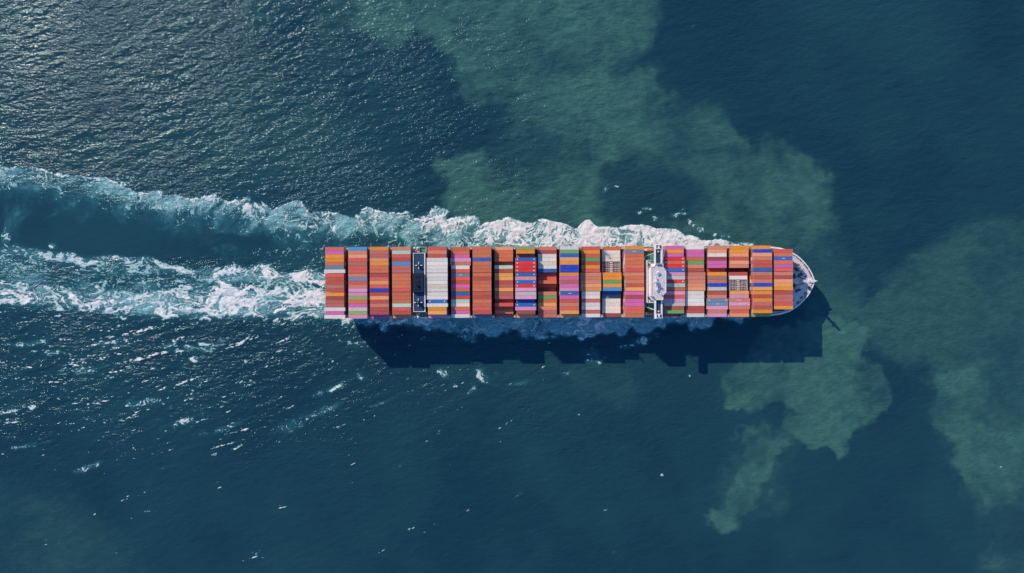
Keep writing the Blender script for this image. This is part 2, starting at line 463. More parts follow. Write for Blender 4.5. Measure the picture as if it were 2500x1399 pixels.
PLUMES = [  # polygon, strength, softness
    ([(890, -90), (1600, -90), (1592, 40), (1565, 110), (1525, 165), (1478, 200), (1545, 185), (1612, 165), (1615, 205), (1680, 240), (1740, 262), (1788, 315), (1848, 372),
      (1868, 342), (1900, 358), (1960, 395), (2008, 435), (2020, 520), (1995, 575), (1950, 640), (1500, 640), (1180, 640), (1110, 520), (1085, 482), (1115, 430), (1095, 398), (1130, 362),
      (1200, 335), (1240, 300), (1195, 250), (1130, 222), (1100, 165), (1112, 112), (1062, 72), (960, 95), (885, 60)], 0.92, 26),
    ([(1743, 942), (1752, 905), (1775, 860), (1850, 800), (2008, 780), (2065, 797), (2113, 803), (2127, 837), (2096, 878), (2137, 908), (2144, 951), (2160, 1008), (2156, 1037),
      (2132, 1047), (2089, 1070), (2041, 1087), (1994, 1078), (1965, 1061), (1955, 1035), (1958, 1004), (1925, 1010), (1927, 968), (1870, 994), (1817, 1006), (1789, 987), (1765, 966)], 1.12, 11),
    ([(1868, 1018), (1800, 1058), (1826, 1099), (1802, 1147), (1782, 1205), (1770, 1247), (1782, 1284), (1814, 1279), (1830, 1238), (1856, 1216), (1862, 1190), (1900, 1152), (1940, 1102),
      (1962, 1046), (1965, 1005), (1922, 996), (1900, 1030)], 1.2, 13),
    ([(-300, -300), (950, -300), (900, 200), (760, 420), (300, 460), (-300, 400)], 0.20, 130),  # weak greener tint that lightens the sun-glitter water through its colour
    ([(1745, 1128), (1800, 1080), (1960, 1040), (1945, 1161), (1927, 1205), (1851, 1252), (1775, 1225)], 0.36, 26),
    ([(2300, 600), (2400, 550), (2500, 520), (2800, 500), (2800, 1420), (2400, 1380), (2425, 1300), (2380, 1220), (2350, 1170), (2330, 1100), (2290, 1040), (2285, 980),
      (2290, 890), (2200, 900), (2130, 850), (2070, 770), (2130, 720), (2200, 660)], 0.46, 40),
    ([(2308, 932), (2375, 908), (2418, 932), (2446, 999), (2390, 1035), (2450, 1075), (2520, 1030), (2800, 1000), (2800, 1310), (2475, 1310), (2442, 1371), (2408, 1366), (2422, 1270), (2437, 1247), (2403, 1209),
      (2346, 1166), (2327, 1085), (2284, 1027), (2292, 975)], 0.84, 16),
    ([(1950, 560), (2030, 590), (2100, 690), (2120, 800), (2060, 900), (2000, 800), (1960, 680)], 0.55, 45),
    ([(-300, 1080), (60, 1150), (230, 1260), (330, 1420), (-300, 1500)], 0.24, 90),
    ([(1380, 890), (1560, 900), (1560, 950), (1420, 960)], 0.22, 30),
    ([(560, -80), (900, -80), (900, 60), (760, 90), (600, 40)], 0.30, 60),
    ([(1640, 80), (1800, 60), (1800, 240), (1660, 250)], 0.0, 30),
]
HOLE = [(1490, 395), (1560, 372), (1640, 392), (1702, 440), (1720, 520), (1600, 560), (1500, 530), (1462, 470)]


def plume_field(x, y):
    wx = x + 9 * smp(51, x, y, 160) + 7 * smp(52, x, y, 55) + 5 * smp(53, x, y, 20) + 2 * smp(57, x, y, 8)
    wy = y + 9 * smp(54, x, y, 160) + 7 * smp(55, x, y, 55) + 5 * smp(56, x, y, 20) + 2 * smp(58, x, y, 8)
    p = np.zeros_like(x)
    cl = fbm(60, wx, wy, 150, 5, 0.6)
    for pts, s, soft in PLUMES:
        if s == 0: continue
        d = poly_field(wx, wy, pts)
        edge = sstep(-soft * 0.7, soft * 0.9, d + 5 + 7 * cl)
        p = np.maximum(p, s * edge)
    sx_ = x + 30 * smp(81, x, y, 110) + 10 * smp(82, x, y, 40); sy_ = y + 30 * smp(83, x, y, 110) + 10 * smp(84, x, y, 40)
    fil = (1 - np.abs(smp(85, sx_, sy_, 120, 60))) * 0.6 + (1 - np.abs(smp(86, sx_, sy_, 45, 28))) * 0.4
    p = p * np.clip(0.74 + 0.27 * cl + 0.22 * fil, 0.2, 1.25)
    p = p * (1 - 0.85 * sstep(-20, 30, poly_field(wx, wy, HOLE) + 14 * cl))
    return p


# ---- the sea surface: fine grid where the photo looks, coarse rings out to the horizon
def axis(lo, hi, step):
    a = np.arange(lo, hi + step * 0.5, step)
    out = []; d = step; p = a[-1]
    while p < 9000:
        d *= 1.28; p += d; out.append(p)
    o = np.array(out) - a[-1]
    return np.concatenate([(a[0] - o)[::-1], a, a[-1] + o]), len(o)


STEP = 0.85
ax_x, nx0 = axis(-415, 415, STEP)
ax_y, ny0 = axis(-255, 255, STEP)
NX, NY = len(ax_x), len(ax_y)
cx0, cx1, cy0, cy1 = nx0, NX - nx0, ny0, NY - ny0
ncx, ncy = cx1 - cx0, cy1 - cy0


def wave_patch(nx, ny, step, seed=3):
    r = np.random.default_rng(seed)
    kx = np.fft.fftfreq(nx, step)[None, :]; ky = np.fft.fftfreq(ny, step)[:, None]
    k = np.sqrt(kx ** 2 + ky ** 2); k[0, 0] = 1e-6
    th = np.arctan2(ky, kx)

    def sea(lp, spread, d0, kmax, p):
        kp = 1 / lp
        s = np.exp(-1.25 * (kp / k) ** 2) / k ** p
        s *= (np.abs(np.cos(th - d0)) ** spread) * (k < kmax) * np.exp(-(k / (kmax * 0.9)) ** 4)
        return s
    amp = np.sqrt(sea(13, 7, math.radians(102), 0.42, 3.6)) + 0.45 * np.sqrt(sea(9, 2.5, math.radians(62), 0.42, 3.4))
    h = np.fft.ifft2(np.fft.fft2(r.standard_normal((ny, nx))) * amp).real
    sl = np.gradient(h, step)
    return h / math.sqrt((sl[0] ** 2 + sl[1] ** 2).mean())


H = wave_patch(ncx, ncy, STEP) * 0.105
H -= H.mean()
Z = np.zeros((NY, NX), np.float32)
wxf = np.minimum(1, np.minimum(np.arange(ncx), np.arange(ncx)[::-1]) / 25.0)
wyf = np.minimum(1, np.minimum(np.arange(ncy), np.arange(ncy)[::-1]) / 25.0)
H = H * wxf[None, :] * wyf[:, None]


def calmness(X, Y):      # smoother water in the lee and in the wake
    px, py = X / G + 1250, 699.5 - Y / G
    r = sstep(1150, 1750, px) * 0.45 + sstep(900, 1250, py) * 0.25 * sstep(300, 900, px)
    r = np.maximum(r, sstep(880, 1250, py) * 0.6)
    r = np.maximum(r, 0.85 * sstep(20, 60, py - port_edge(px)) * sstep(660, 610, py) * (px < 800))
    glow = 0.45 * np.exp(-((px - 250) / 130) ** 2 - ((py - 235) / 90) ** 2) + 0.25 * np.exp(-((px - 330) / 260) ** 2 - ((py - 60) / 110) ** 2)
    return 1 - np.clip(r, 0, 0.85) + glow      # ripples added upper left so the sun's pale glint patch shows


XX, YY = np.meshgrid(ax_x[cx0:cx1], ax_y[cy0:cy1])
H *= calmness(XX, YY)
Z[cy0:cy1, cx0:cx1] = H


def sea_h(X, Y):
    u = np.clip((X - ax_x[cx0]) / STEP, 0, ncx - 1.001); v = np.clip((Y - ax_y[cy0]) / STEP, 0, ncy - 1.001)
    i = u.astype(int); j = v.astype(int); fu = u - i; fv = v - j
    return (H[j, i] * (1 - fu) + H[j, i + 1] * fu) * (1 - fv) + (H[j + 1, i] * (1 - fu) + H[j + 1, i + 1] * fu) * fv


def grid_mesh(name, verts, quads):
    me = bpy.data.meshes.new(name)
    me.vertices.add(len(verts)); me.vertices.foreach_set('co', verts.astype(np.float32).ravel())
    me.loops.add(len(quads) * 4); me.loops.foreach_set('vertex_index', quads.astype(np.int32).ravel())
    me.polygons.add(len(quads))
    me.polygons.foreach_set('loop_start', np.arange(0, len(quads) * 4, 4, dtype=np.int32))
    me.polygons.foreach_set('loop_total', np.full(len(quads), 4, np.int32))
    me.update(calc_edges=True)
    me.polygons.foreach_set('use_smooth', np.ones(len(quads), bool))
    return me


def set_attr(me, name, a):
    at = me.attributes.new(name, 'FLOAT', 'POINT')
    at.data.foreach_set('value', np.ascontiguousarray(a, np.float32).ravel())


AX, AY = np.meshgrid(ax_x, ax_y)
vid = np.arange(NX * NY).reshape(NY, NX)
quads = np.stack([vid[:-1, :-1], vid[:-1, 1:], vid[1:, 1:], vid[1:, :-1]], -1).reshape(-1, 4)
sea_me = grid_mesh('sea', np.stack([AX, AY, Z], -1).reshape(-1, 3), quads)
aer_full = np.zeros((NY, NX), np.float32); plume_full = np.zeros((NY, NX), np.float32); rip = np.full((NY, NX), 0.55, np.float32)
PX, PY = (XX / G + 1250).astype(np.float32), (699.5 - YY / G).astype(np.float32)
edge_fade = (wxf[None, :] * wyf[:, None]).astype(np.float32)
plume_full[cy0:cy1, cx0:cx1] = plume_field(PX, PY) * edge_fade
_, aer_c = foam_fields(PX, PY)
aer_full[cy0:cy1, cx0:cx1] = aer_c * edge_fade
rip[cy0:cy1, cx0:cx1] = calmness(XX, YY)
set_attr(sea_me, 'aeration', aer_full); set_attr(sea_me, 'sediment', plume_full); set_attr(sea_me, 'ripple', rip)

n = NT('sea_water')
p = n.pos()
sed, aer, rp = n.attr('sediment'), n.attr('aeration'), n.attr('ripple')
big = n.noise(p, 0.008, 4, 0.6)
deep = n.mix(n.ramp(big, 0.35, 0.65), (0.0088, 0.0425, 0.0600), (0.0132, 0.0590, 0.0735))
fine = n.noise(n.mapping(p, (1, 1.6, 1), (0, 0, 0.3)), 0.12, 6, 0.68)
green = n.mix(n.ramp(fine, 0.3, 0.7), (0.034, 0.113, 0.096), (0.052, 0.146, 0.116))
c = n.mix(n.math('MULTIPLY', sed, n.ramp(fine, 0.2, 0.8, 0.86, 1.1), True), deep, green)
streak = n.noise(n.mapping(p, (1, 1, 1), (0, 0, 0.5)), 0.35, 5, 0.7)
am = n.math('MULTIPLY', aer, n.ramp(streak, 0.28, 0.72, 0.34, 1.3), True)
c = n.mix(am, c, n.mix(n.ramp(aer, 0.30, 1.0), (0.048, 0.225, 0.245), (0.23, 0.48, 0.47)))
n.link(c, n.b.inputs['Base Color'])
n.b.inputs['IOR'].default_value = 1.33
n.b.inputs['Roughness'].default_value = 0.165
n.b.inputs['Specular Tint'].default_value = (0.56, 0.85, 1.0, 1)
r1 = n.noise(n.mapping(p, (0.24, 0.56, 0.5), (0, 0, 0.18)), 1.0, 2.0, 0.5)
r2 = n.noise(n.mapping(p, (0.75, 1.0, 0.8), (0, 0, -0.6)), 1.0, 2.0, 0.55)
gust = n.ramp(n.noise(p, 0.022, 3, 0.55), 0.3, 0.7, 0.55, 1.35)
hgt = n.math('MULTIPLY', n.math('MULTIPLY', n.math('ADD', n.math('MULTIPLY', r1, 0.80), n.math('MULTIPLY', r2, 0.37)), rp), gust)
bp = n.new('ShaderNodeBump')
bp.inputs['Strength'].default_value = 1.0
bp.inputs['Distance'].default_value = 1.0
n.link(hgt, bp.inputs['Height'])
n.link(bp.outputs[0], n.b.inputs['Normal'])
sea_me.materials.append(n.mat)
sea = bpy.data.objects.new('sea', sea_me); COL.objects.link(sea)
tag(sea, 'dark teal sea with pale green sediment plumes', kind='structure')

# ---- foam: a crust of its own, lying a hand's breadth above the water
n = NT('sea_foam')
p = n.pos()
dn = n.attr('foam_cover')
gr = n.noise(p, 1.6, 5, 0.7)
dist = n.new('ShaderNodeVectorMath', operation='ADD')
n.link(p, dist.inputs[0])
nc = n.new('ShaderNodeTexNoise'); nc.inputs['Scale'].default_value = 0.28; nc.inputs['Detail'].default_value = 3
n.link(p, nc.inputs['Vector'])
sc_ = n.new('ShaderNodeVectorMath', operation='SCALE'); n.link(nc.outputs['Color'], sc_.inputs[0]); sc_.inputs['Scale'].default_value = 5.0
n.link(sc_.outputs[0], dist.inputs[1])
rg = n.math('ABSOLUTE', n.math('SUBTRACT', n.noise(dist.outputs[0], 0.42, 3, 0.6), 0.5))
rg = n.math('SUBTRACT', 1.0, n.math('MULTIPLY', rg, 4.5), True)
val = n.math('ADD', n.math('MULTIPLY', dn, 0.62), n.math('ADD', n.math('MULTIPLY', rg, 0.42), n.math('MULTIPLY', n.math('SUBTRACT', gr, 0.5), 0.7)))
c = n.mix(n.ramp(val, 0.12, 1.05), (0.15, 0.41, 0.39), (0.80, 0.76, 0.70))
n.link(c, n.b.inputs['Base Color'])
n.b.inputs['Roughness'].default_value = 0.8
n.b.inputs['Specular IOR Level'].default_value = 0.15
bp = n.new('ShaderNodeBump'); bp.inputs['Distance'].default_value = 0.5; bp.inputs['Strength'].default_value = 0.7
n.link(n.noise(p, 0.9, 5, 0.7), bp.inputs['Height']); n.link(bp.outputs[0], n.b.inputs['Normal'])
FOAM = n.mat


def foam_object(name, field, x, y, lift, label, cat):
    m = field > 0.0
    j, i = np.nonzero(m)
    Hn, Wn = field.shape
    vid = -np.ones((Hn + 1, Wn + 1), np.int64)
    used = np.zeros((Hn + 1, Wn + 1), bool)
    for dj in (0, 1):
        for di in (0, 1):
            used[j + dj, i + di] = True
    uj, ui = np.nonzero(used)
    vid[uj, ui] = np.arange(len(uj))
    fx = x[0, 0] + ui - 0.5; fy = y[0, 0] + uj - 0.5
    fx = fx + 0.35 * smp(71, fx.astype(np.float32), fy.astype(np.float32), 3); fy = fy + 0.35 * smp(72, fx.astype(np.float32), fy.astype(np.float32), 3)
    pad = np.zeros((Hn + 2, Wn + 2), np.float32); pad[1:-1, 1:-1] = field
    dv = (pad[uj, ui] + pad[uj + 1, ui] + pad[uj, ui + 1] + pad[uj + 1, ui + 1]) / 4
    X = (fx - 1250) * G; Y = (699.5 - fy) * G
    Zv = sea_h(X, Y) + 0.10 + lift * dv * (0.6 + 0.25 * smp(73, fx.astype(np.float32), fy.astype(np.float32), 9))
    q = np.stack([vid[j + 1, i], vid[j + 1, i + 1], vid[j, i + 1], vid[j, i]], -1)
    me = grid_mesh(name, np.stack([X, Y, Zv], -1), q)
    set_attr(me, 'foam_cover', dv)
    me.materials.append(FOAM)
    o = bpy.data.objects.new(name, me); COL.objects.link(o)
    tag(o, label, cat, kind='stuff')
    return o


fx, fy = np.meshgrid(np.arange(-240, 1900, dtype=np.float32), np.arange(360, 960, dtype=np.float32))
cov, _ = foam_fields(fx, fy)
lc = lace(fx, fy)
lc = np.where((fx < 835) & (fy > 560 + 0.10 * fx), lace(fx * 0.52, fy * 0.95), lc)   # drawn out along the track astern
fo = np.clip((lc - (1 - cov)) / (0.34 + 0.34 * (1 - cov)), 0, 1) * (cov > 0.02)
# keep foam out from under the hull
fo[(fx > 835) & (fx < 1835) & (fy > 622) & (fy < 762)] = 0
foam_object('wake_foam', fo, fx, fy, 0.5, 'white churned foam of the bow wave and stern wake around the ship', 'foam')
gx, gy = np.meshgrid(np.arange(-240, 2500, dtype=np.float32), np.arange(700, 1399, dtype=np.float32))
st = streaks(gx, gy)
lc2 = lace(gx, gy)
st = st * sstep(0.15, 0.4, lc2)
late = np.zeros_like(st)
mm = gy >= 960
cv, _ = foam_fields(gx[mm], gy[mm])
late[mm] = np.clip((lc2[mm] - (1 - cv)) / 0.4, 0, 1) * (cv > 0.02)
st = np.maximum(st, late)
foam_object('whitecaps', st, gx, gy, 0.35, 'scattered white breaking wavelets on the open sea below the stern wake', 'whitecaps')
hx, hy = np.meshgrid(np.arange(1000, 2500, dtype=np.float32), np.arange(0, 360, dtype=np.float32))
del gx, gy, lc2, cv

# ------------------------------------------------------------------ the ship
ANG = math.radians(0.226)
Y0 = 2.96
ROOT = Matrix.Translation((0, Y0, 0)) @ Matrix.Rotation(ANG, 4, 'Z')
ROOT_I = ROOT.inverted()


def L(px, py, z):        # a photo position at height z -> ship coordinates
    v = ROOT_I @ Vector(((px - 1250) * S(z), (699.5 - py) * S(z), z))
    return v.x, v.y


ship = empty('container_ship', (0, Y0, 0), ANG)
tag(ship, 'long container ship steaming forward, stacked high with coloured containers, white bridge and wake', 'container ship')

Z_DECK, Z_HATCH, Z_TOP, TIER = 17.0, 18.7, 39.0, 2.7
# half breadth of the deck edge and of the waterline, along the ship
DECK = [(-124, 21.0), (-120, 23.2), (-105, 23.9), (0, 23.95), (150, 23.9), (168, 23.8), (177, 23.4), (183, 22.7), (189.5, 20.8), (195.5, 17.0), (199.5, 13.2), (202.8, 9.2), (205, 5.2), (206.3, 2.2), (206.8, 0.05)]
WL = [(-121, 12.0), (-117, 17.0), (-98, 23.0), (0, 23.9), (118, 23.6), (135, 22.0), (146, 19.0), (156, 15.5), (165, 11.8), (173, 8.0), (180, 4.8), (186, 2.6), (190, 1.2), (192, 0.5), (193, 0.05)]


def deck_z(x):
    return Z_DECK if x < 176 else 19.5


mb = MB()
NS = 40
sec = []
for k in range(NS + 1):
    t = k / NS
    t = 1 - (1 - t) ** 1.9 if t > 0 else 0
    xd = -124 + (206.8 + 124) * t; xw = -121 + (193 + 121) * t
    hd = float(np.interp(xd, *zip(*DECK))); hw = float(np.interp(xw, *zip(*WL)))
    zt = 17.0 + 2.5 * float(sstep(165, 186, np.array(xd)))
    ring = []
    for f in (1.0, 0.72, 0.42, 0.18, 0.0, -0.28):
        if f >= 0:
            q = f ** 1.35
            ring.append((xw + (xd - xw) * q, hw + (hd - hw) * q, zt * f))
        else:
            ring.append((xw - 1.0, hw * 0.9, -6.0))
    sec.append(ring)
vs, fs = [], []
m_ = len(sec[0])
for ring in sec:
    vs += [(x, y, z) for x, y, z in ring] + [(x, -y, z) for x, y, z in reversed(ring)]
w_ = 2 * m_
for k in range(NS):
    for i in range(w_ - 1):
        fs.append((k * w_ + i, (k + 1) * w_ + i, (k + 1) * w_ + i + 1, k * w_ + i + 1))
fs.append(tuple(range(w_)))
mb.add(vs, fs)
mb.build('hull', M['hull'], ship)


def outline(x0, x1, inset=0.0, n=40):
    xs = np.linspace(x0, x1, n)
    hs = np.maximum(np.interp(xs, *zip(*DECK)) - inset, 0.05)
    return [(float(x), -float(h)) for x, h in zip(xs, hs)] + [(float(x), float(h)) for x, h in zip(xs[::-1], hs[::-1])]


mb = MB(); mb.prism(outline(-123.8, 177.0, 0.12), Z_DECK - 0.35, Z_DECK + 0.02); mb.build('main_deck', M['deck'], ship)
xs_b = list(np.linspace(177.0, 195, 14)) + [196.5, 198, 199.5, 201, 202.3, 203.5, 204.5, 205.3, 206, 206.5]
pl = [(x, -float(np.interp(x, *zip(*DECK))) + 0.1) for x in xs_b] + [(x, float(np.interp(x, *zip(*DECK))) - 0.1) for x in reversed(xs_b)]
mb = MB(); mb.prism(pl, 19.0, 19.52); mb.build('forecastle_deck', M['white_deck'], ship)
# bulwark round the forecastle, with stays
for sgn in (1, -1):
    b = MB()
    ins, out = [], []
    for x in list(np.linspace(170.0, 195, 16)) + xs_b[14:] + [206.75]:
        h = float(np.interp(x, *zip(*DECK)))
        out.append((x, sgn * h)); ins.append((x - (0.05 if x < 203 else 0.3), sgn * max(h - 1.05, 0.02)))
    nb = len(out)
    for k in range(nb - 1):
        (xa, ya), (xb, yb) = out[k], out[k + 1]; (xc, yc), (xe, ye) = ins[k], ins[k + 1]
        zb = 19.3 if xa > 176 else 17.05
        za = 20.6
        fl = 0.25 * sgn
        b.add([(xa, ya, zb), (xb, yb, zb), (xb, yb + fl, za), (xa, ya + fl, za), (xc, yc + fl, za), (xe, ye + fl, za), (xe, ye + fl, za - .2), (xc, yc + fl, za - .2)],
              [(0, 1, 2, 3), (3, 2, 5, 4), (4, 5, 6, 7), (3, 2, 1, 0)])
    b.build('bulwark', M['white'], ship)
    for k in range(2, nb - 1):
        for q in ((0.0,) if k < 18 else (0.0, 0.5)):
            xa = out[k][0] * (1 - q) + out[k + 1][0] * q; ya = out[k][1] * (1 - q) + out[k + 1][1] * q
            dx_, dy_ = (out[k + 1][1] - out[k][1]) * sgn, -(out[k + 1][0] - out[k][0]) * sgn
            ln = math.hypot(dx_, dy_); dx_, dy_ = dx_ / ln, dy_ / ln
            s_ = MB()
            a_ = (xa + dx_ * .1, ya + dy_ * .1); c_ = (xa + dx_ * 1.5, ya + dy_ * 1.5); e_ = (xa + dx_ * .7, ya + dy_ * .7)
            tx, ty = -dy_ * .09, dx_ * .09
            zz = 19.5 if xa > 177 else 17.05
            s_.add([(a_[0] - tx, a_[1] - ty, zz), (c_[0] - tx, c_[1] - ty, zz), (e_[0] - tx, e_[1] - ty, 20.35), (a_[0] - tx, a_[1] - ty, 20.35),
                    (a_[0] + tx, a_[1] + ty, zz), (c_[0] + tx, c_[1] + ty, zz), (e_[0] + tx, e_[1] + ty, 20.35), (a_[0] + tx, a_[1] + ty, 20.35)],
                   [(0, 1, 2, 3), (7, 6, 5, 4), (1, 5, 6, 2), (2, 6, 7, 3), (0, 3, 7, 4)])
            s_.build('bulwark_stay', M['grease'] if k % 3 else M['white'], ship)


def winch(x, y, rz, mat):
    b = MB()
    b.box(-1.6, 1.6, -0.9, 0.9, 0, 0.25)
    b.tube((-1.3, 0, 1.0), (0.5, 0, 1.0), 0.55, n=12)
    for q in (-1.3, -0.45, 0.5): b.tube((q - .06, 0, 1.0), (q + .06, 0, 1.0), 0.85, n=14)
    b.box(0.7, 1.6, -0.5, 0.5, 0.25, 1.3)
    o = b.build('mooring_winch', mat, ship, (x, y, 19.52)); o.rotation_euler = (0, 0, rz)
    g_ = MB(); g_.tube((1.6, 0, .9), (2.2, 0, .9), .28, n=10); g_.build('warping_head', M['black'], o)


for x, y, rz in ((191.0, 10.0, 1.2), (194.5, 8.2, -0.75), (197.2, 4.2, 0.3), (191.0, -9.0, 0.9), (195.5, -6.5, 0.4), (190.5, -14.0, 0.5), (189.0, 4.0, 1.57)):
    winch(x, y, rz, M['grease'])
for sgn in (1, -1):      # windlass with its chain stopper
    b = MB(); b.box(192.0, 194.4, sgn * 3 - 1.0, sgn * 3 + 1.0, 19.52, 20.0); b.tube((193.2, sgn * 3 - 1.2, 20.6), (193.2, sgn * 3 + 1.2, 20.6), 0.7, n=12)
    b.box(193.0, 193.5, sgn * 3 + sgn * 1.3, sgn * 3 + sgn * 2.2, 19.52, 21.0)
    o = b.build('windlass', M['grease'], ship)
    b = MB()
    for k in range(9): b.box(194.6 + k * .55, 195.0 + k * .55, sgn * (3 - .16 * k) - .2, sgn * (3 - .16 * k) + .2, 19.54, 19.8)
    b.build('anchor_chain', M['black'], o)
for (px, py) in ((1941, 621), (1950, 646), (1957, 668), (1968, 676), (1977, 664), (1975, 702), (1966, 716), (1957, 726), (1948, 738), (1944, 660)):
    x, y = L(px, py, 20)
    b = MB(); b.box(-.9, .9, -.28, .28, 0, .15)
    for q in (-.55, .55): b.tube((q, 0, .15), (q, 0, 1.0), .26, .3, 10)
    o = b.build('bollard', M['black'], ship, (x, y, 19.52)); o.rotation_euler = (0, 0, -0.7 if py < 690 else 0.7)
for (px, py, r) in ((1953, 655, .55), (1966, 688, .5), (1955, 700, .6), (1948, 712, .55), (1942, 690, .5)):
    x, y = L(px, py, 20)
    b = MB(); b.tube((0, 0, 0), (0, 0, 1.0), r * .55, n=10); b.ball((0, 0, 1.1), r, 10, 5, .45)
    b.build('mushroom_vent', M['white'], ship, (x, y, 19.52))
x, y = L(1943.5, 645, 20)
b = MB(); b.box(-1.0, 1.0, -.7, .7, 0, .9); o = b.build('deck_locker', M['ochre'], ship, (x, y, 19.52)); o.rotation_euler = (0, 0, -.5)
x, y = L(1955, 658, 20)
b = MB()
for q in ((-1.6, -1.1), (1.6, -1.1), (1.6, 1.1), (-1.6, 1.1)): b.tube((q[0], q[1], 0), (q[0], q[1], 1.05), .07, n=6)
b.box(-1.7, 1.7, -1.2, -1.05, .95, 1.1); b.box(-1.7, 1.7, 1.05, 1.2, .95, 1.1); b.box(-1.7, -1.55, -1.05, 1.05, .95, 1.1); b.box(1.55, 1.7, -1.05, 1.05, .95, 1.1)
o = b.build('hatch_railing', M['black'], ship, (x, y, 19.52)); o.rotation_euler = (0, 0, -.35)
b = MB(); b.box(-1.1, 1.1, -.7, .7, 0, .5); b.build('hatch', M['white'], o)
# breakwater just ahead of the foremost bay
for sgn in (1, -1):
    b = MB(); b.prism([(186.3, sgn * 17.5), (186.6, sgn * 17.5), (189.4, 0), (189.1, 0)] if sgn < 0 else [(189.1, 0), (189.4, 0), (186.6, 17.5), (186.3, 17.5)], 19.52, 21.6)
    b.build('breakwater', M['white'], ship)
# foremast
fm = empty('foremast', (198.3, 0, 19.5), parent=ship)
b = MB(); b.prism([(-.9, -.9), (.9, -.9), (.9, .9), (-.9, .9)], 0, 17.2, [(-.55, -.6), (.55, -.6), (.55, .6), (-.55, .6)]); b.build('mast_post', M['white'], fm)
b = MB(); b.box(-1.2, 1.2, -1.7, 1.7, 12.6, 12.8); b.tube((-1.2, -1.7, 13.7), (-1.2, 1.7, 13.7), .06); b.tube((1.2, -1.7, 13.7), (1.2, 1.7, 13.7), .06); b.build('mast_platform', M['white'], fm)
b = MB(); b.tube((0, 0, 17.2), (0, 0, 19.0), .16); b.tube((0, -1.5, 16.2), (0, 1.5, 16.2), .12); b.build('yard', M['white'], fm)
b = MB(); b.box(-.4, .4, -.4, .4, 12.8, 13.5); b.build('mast_lamp', M['black'], fm)
b = MB(); b.prism([(203.6, -1.5), (206.0, -.9), (207.6, -.35), (207.6, .35), (206.0, .9), (203.6, 1.5)], 21.0, 21.5); b.tube((206.6, 0, 21.5), (206.9, 0, 25.5), .12); b.build('stem_platform', M['white'], ship)
b = MB(); b.box(199.6, 204.2, -1.1, 1.1, 19.52, 20.3); b.box(200.5, 201.6, -2.3, 2.3, 19.52, 20.6); b.build('chain_locker_house', M['white'], ship)
# shadows of the port bulwark's stays, painted as letter-shaped marks on the pale deck
for ch, px, py, rot in (('E', 1946.0, 626.5, -38), ('X', 1953.0, 632.5, -44), ('H', 1959.5, 639.5, -50)):
    x, y = L(px, py, 19.53)
    cu = bpy.data.curves.new('shadow_letter', 'FONT'); cu.body = ch; cu.size = 2.9; cu.align_x = 'CENTER'; cu.align_y = 'CENTER'; cu.offset = 0.05
    cu.materials.append(M['navy'])
    tmp = bpy.data.objects.new('shadow_letter_curve', cu); COL.objects.link(tmp)
    bpy.context.view_layer.update()
    lme = bpy.data.meshes.new_from_object(tmp.evaluated_get(bpy.context.evaluated_depsgraph_get()))
    bpy.data.objects.remove(tmp)
    o = bpy.data.objects.new('shadow_letter', lme); COL.objects.link(o); o.parent = ship
    o.location = (x, y, 19.545); o.rotation_euler = (0, 0, math.radians(rot))

# ---- bays ------------------------------------------------------------------
BAYS = [  # centre (photo px), string of colours from the port side, base tier, {row: tier}, 45-foot rows
    (816.8, 'rmootewcRRhRodrrwmw', 0, {}, {6, 16, 18}),
    (873.2, 'kslchccsecsppGtmyGp', 0, {}, set()),
    (925.7, 'orrlottdcOcBRlRsddm', 0, {18: -1}, set()),
    (980.0, 'sTcRkrrttttctttTcRl', 0, {18: -1}, set()),
    (1067.3, 'csRwwwwwwwwwwwbwoOp', 0, {18: -1}, {3, 4, 5, 6, 7, 8, 9, 10, 11, 12, 13, 15}),
    (1124.0, 'ttmphwcecRmtbRTwtmw', -2, {}, {3, 4}),
    (1176.7, 'tttbttttRtttRRttcRe', 0, {18: -1}, set()),  # starboard end box is a pale one, its blue shade put into the colour
    (1230.2, 'ltttRTROORrOrrRcRsR', -2, {4: -3.2, 14: -3.2, 16: -3.3, 17: -3.6, 18: -4.8}, set()),
    (1283.4, 'Gocbqqqbpbqpypbbpdl', 0, {2: -1, 14: -1, 18: -1}, set(range(3, 17)) - {14}),  # the sunken blue box is a pale one, shade put into its colour
    (1336.3, 'sdwwwwbRctRdsgtOsrr', -2, {7: -3, 8: -3, 10: -3.1, 11: -4.3}, set()),
    (1390.5, 'wgbloBBomrmpbmRscOl', 0, {18: -1}, set()),
    (1442.5, 'cocgRocssslOwwrwwrw', -2, {}, {7, 8, 9, 10, 11}),
    (1492.5, 'twwwXXXoogokbewwwwd', -3.7, {7: -1.8, 8: -1.8, 9: -1.8, 10: -1.8, 11: -1.8}, set()),  # two blue boxes to starboard of the raised middle: shade put into colour
    (1549.8, 'oettttcstsROmdmmctt', 0, {}, set()),
    (1647.0, 'momqcqbpyqTtpcpyRgR', 0, {18: -4}, set(range(3, 16))),
    (1696.6, 'wmmtgsRsssllwwwwRRw', -1, {}, {7, 8, 9, 10, 11}),
    (1751.5, 'slwdmmRohhByRseepsp', -1, {6: -2}, {14, 15, 16}),
    (1805.5, 'oolRlsdRwXXXOpspscl', -1, {6: -4.6, 7: -2, 8: -2, 9: -2, 10: -2, 11: -2}, {14, 15, 16}),
    (1862.5, 'oBlsRRbhRsBOoRorRoG', 0, {0: -1, 18: -1}, set()),
    (1913.0, '.ctbtmcsdlOoRrrco..', -0.6, {}, set()),
]
DOTTED = {(8, r) for r in (3, 4, 5, 6, 7, 9, 10, 15)} | {(14, r) for r in (3, 4, 5, 6, 9)} | {(16, 14), (4, 14)}
MARKED = {(5, 7), (10, 12), (16, 15), (19, 3), (13, 1), (17, 14), (17, 15)}
RUSTY = {(4, 10): .5, (4, 12): .38, (8, 8): 1.0, (11, 11): .8, (0, 4): .35, (9, 18): .25}
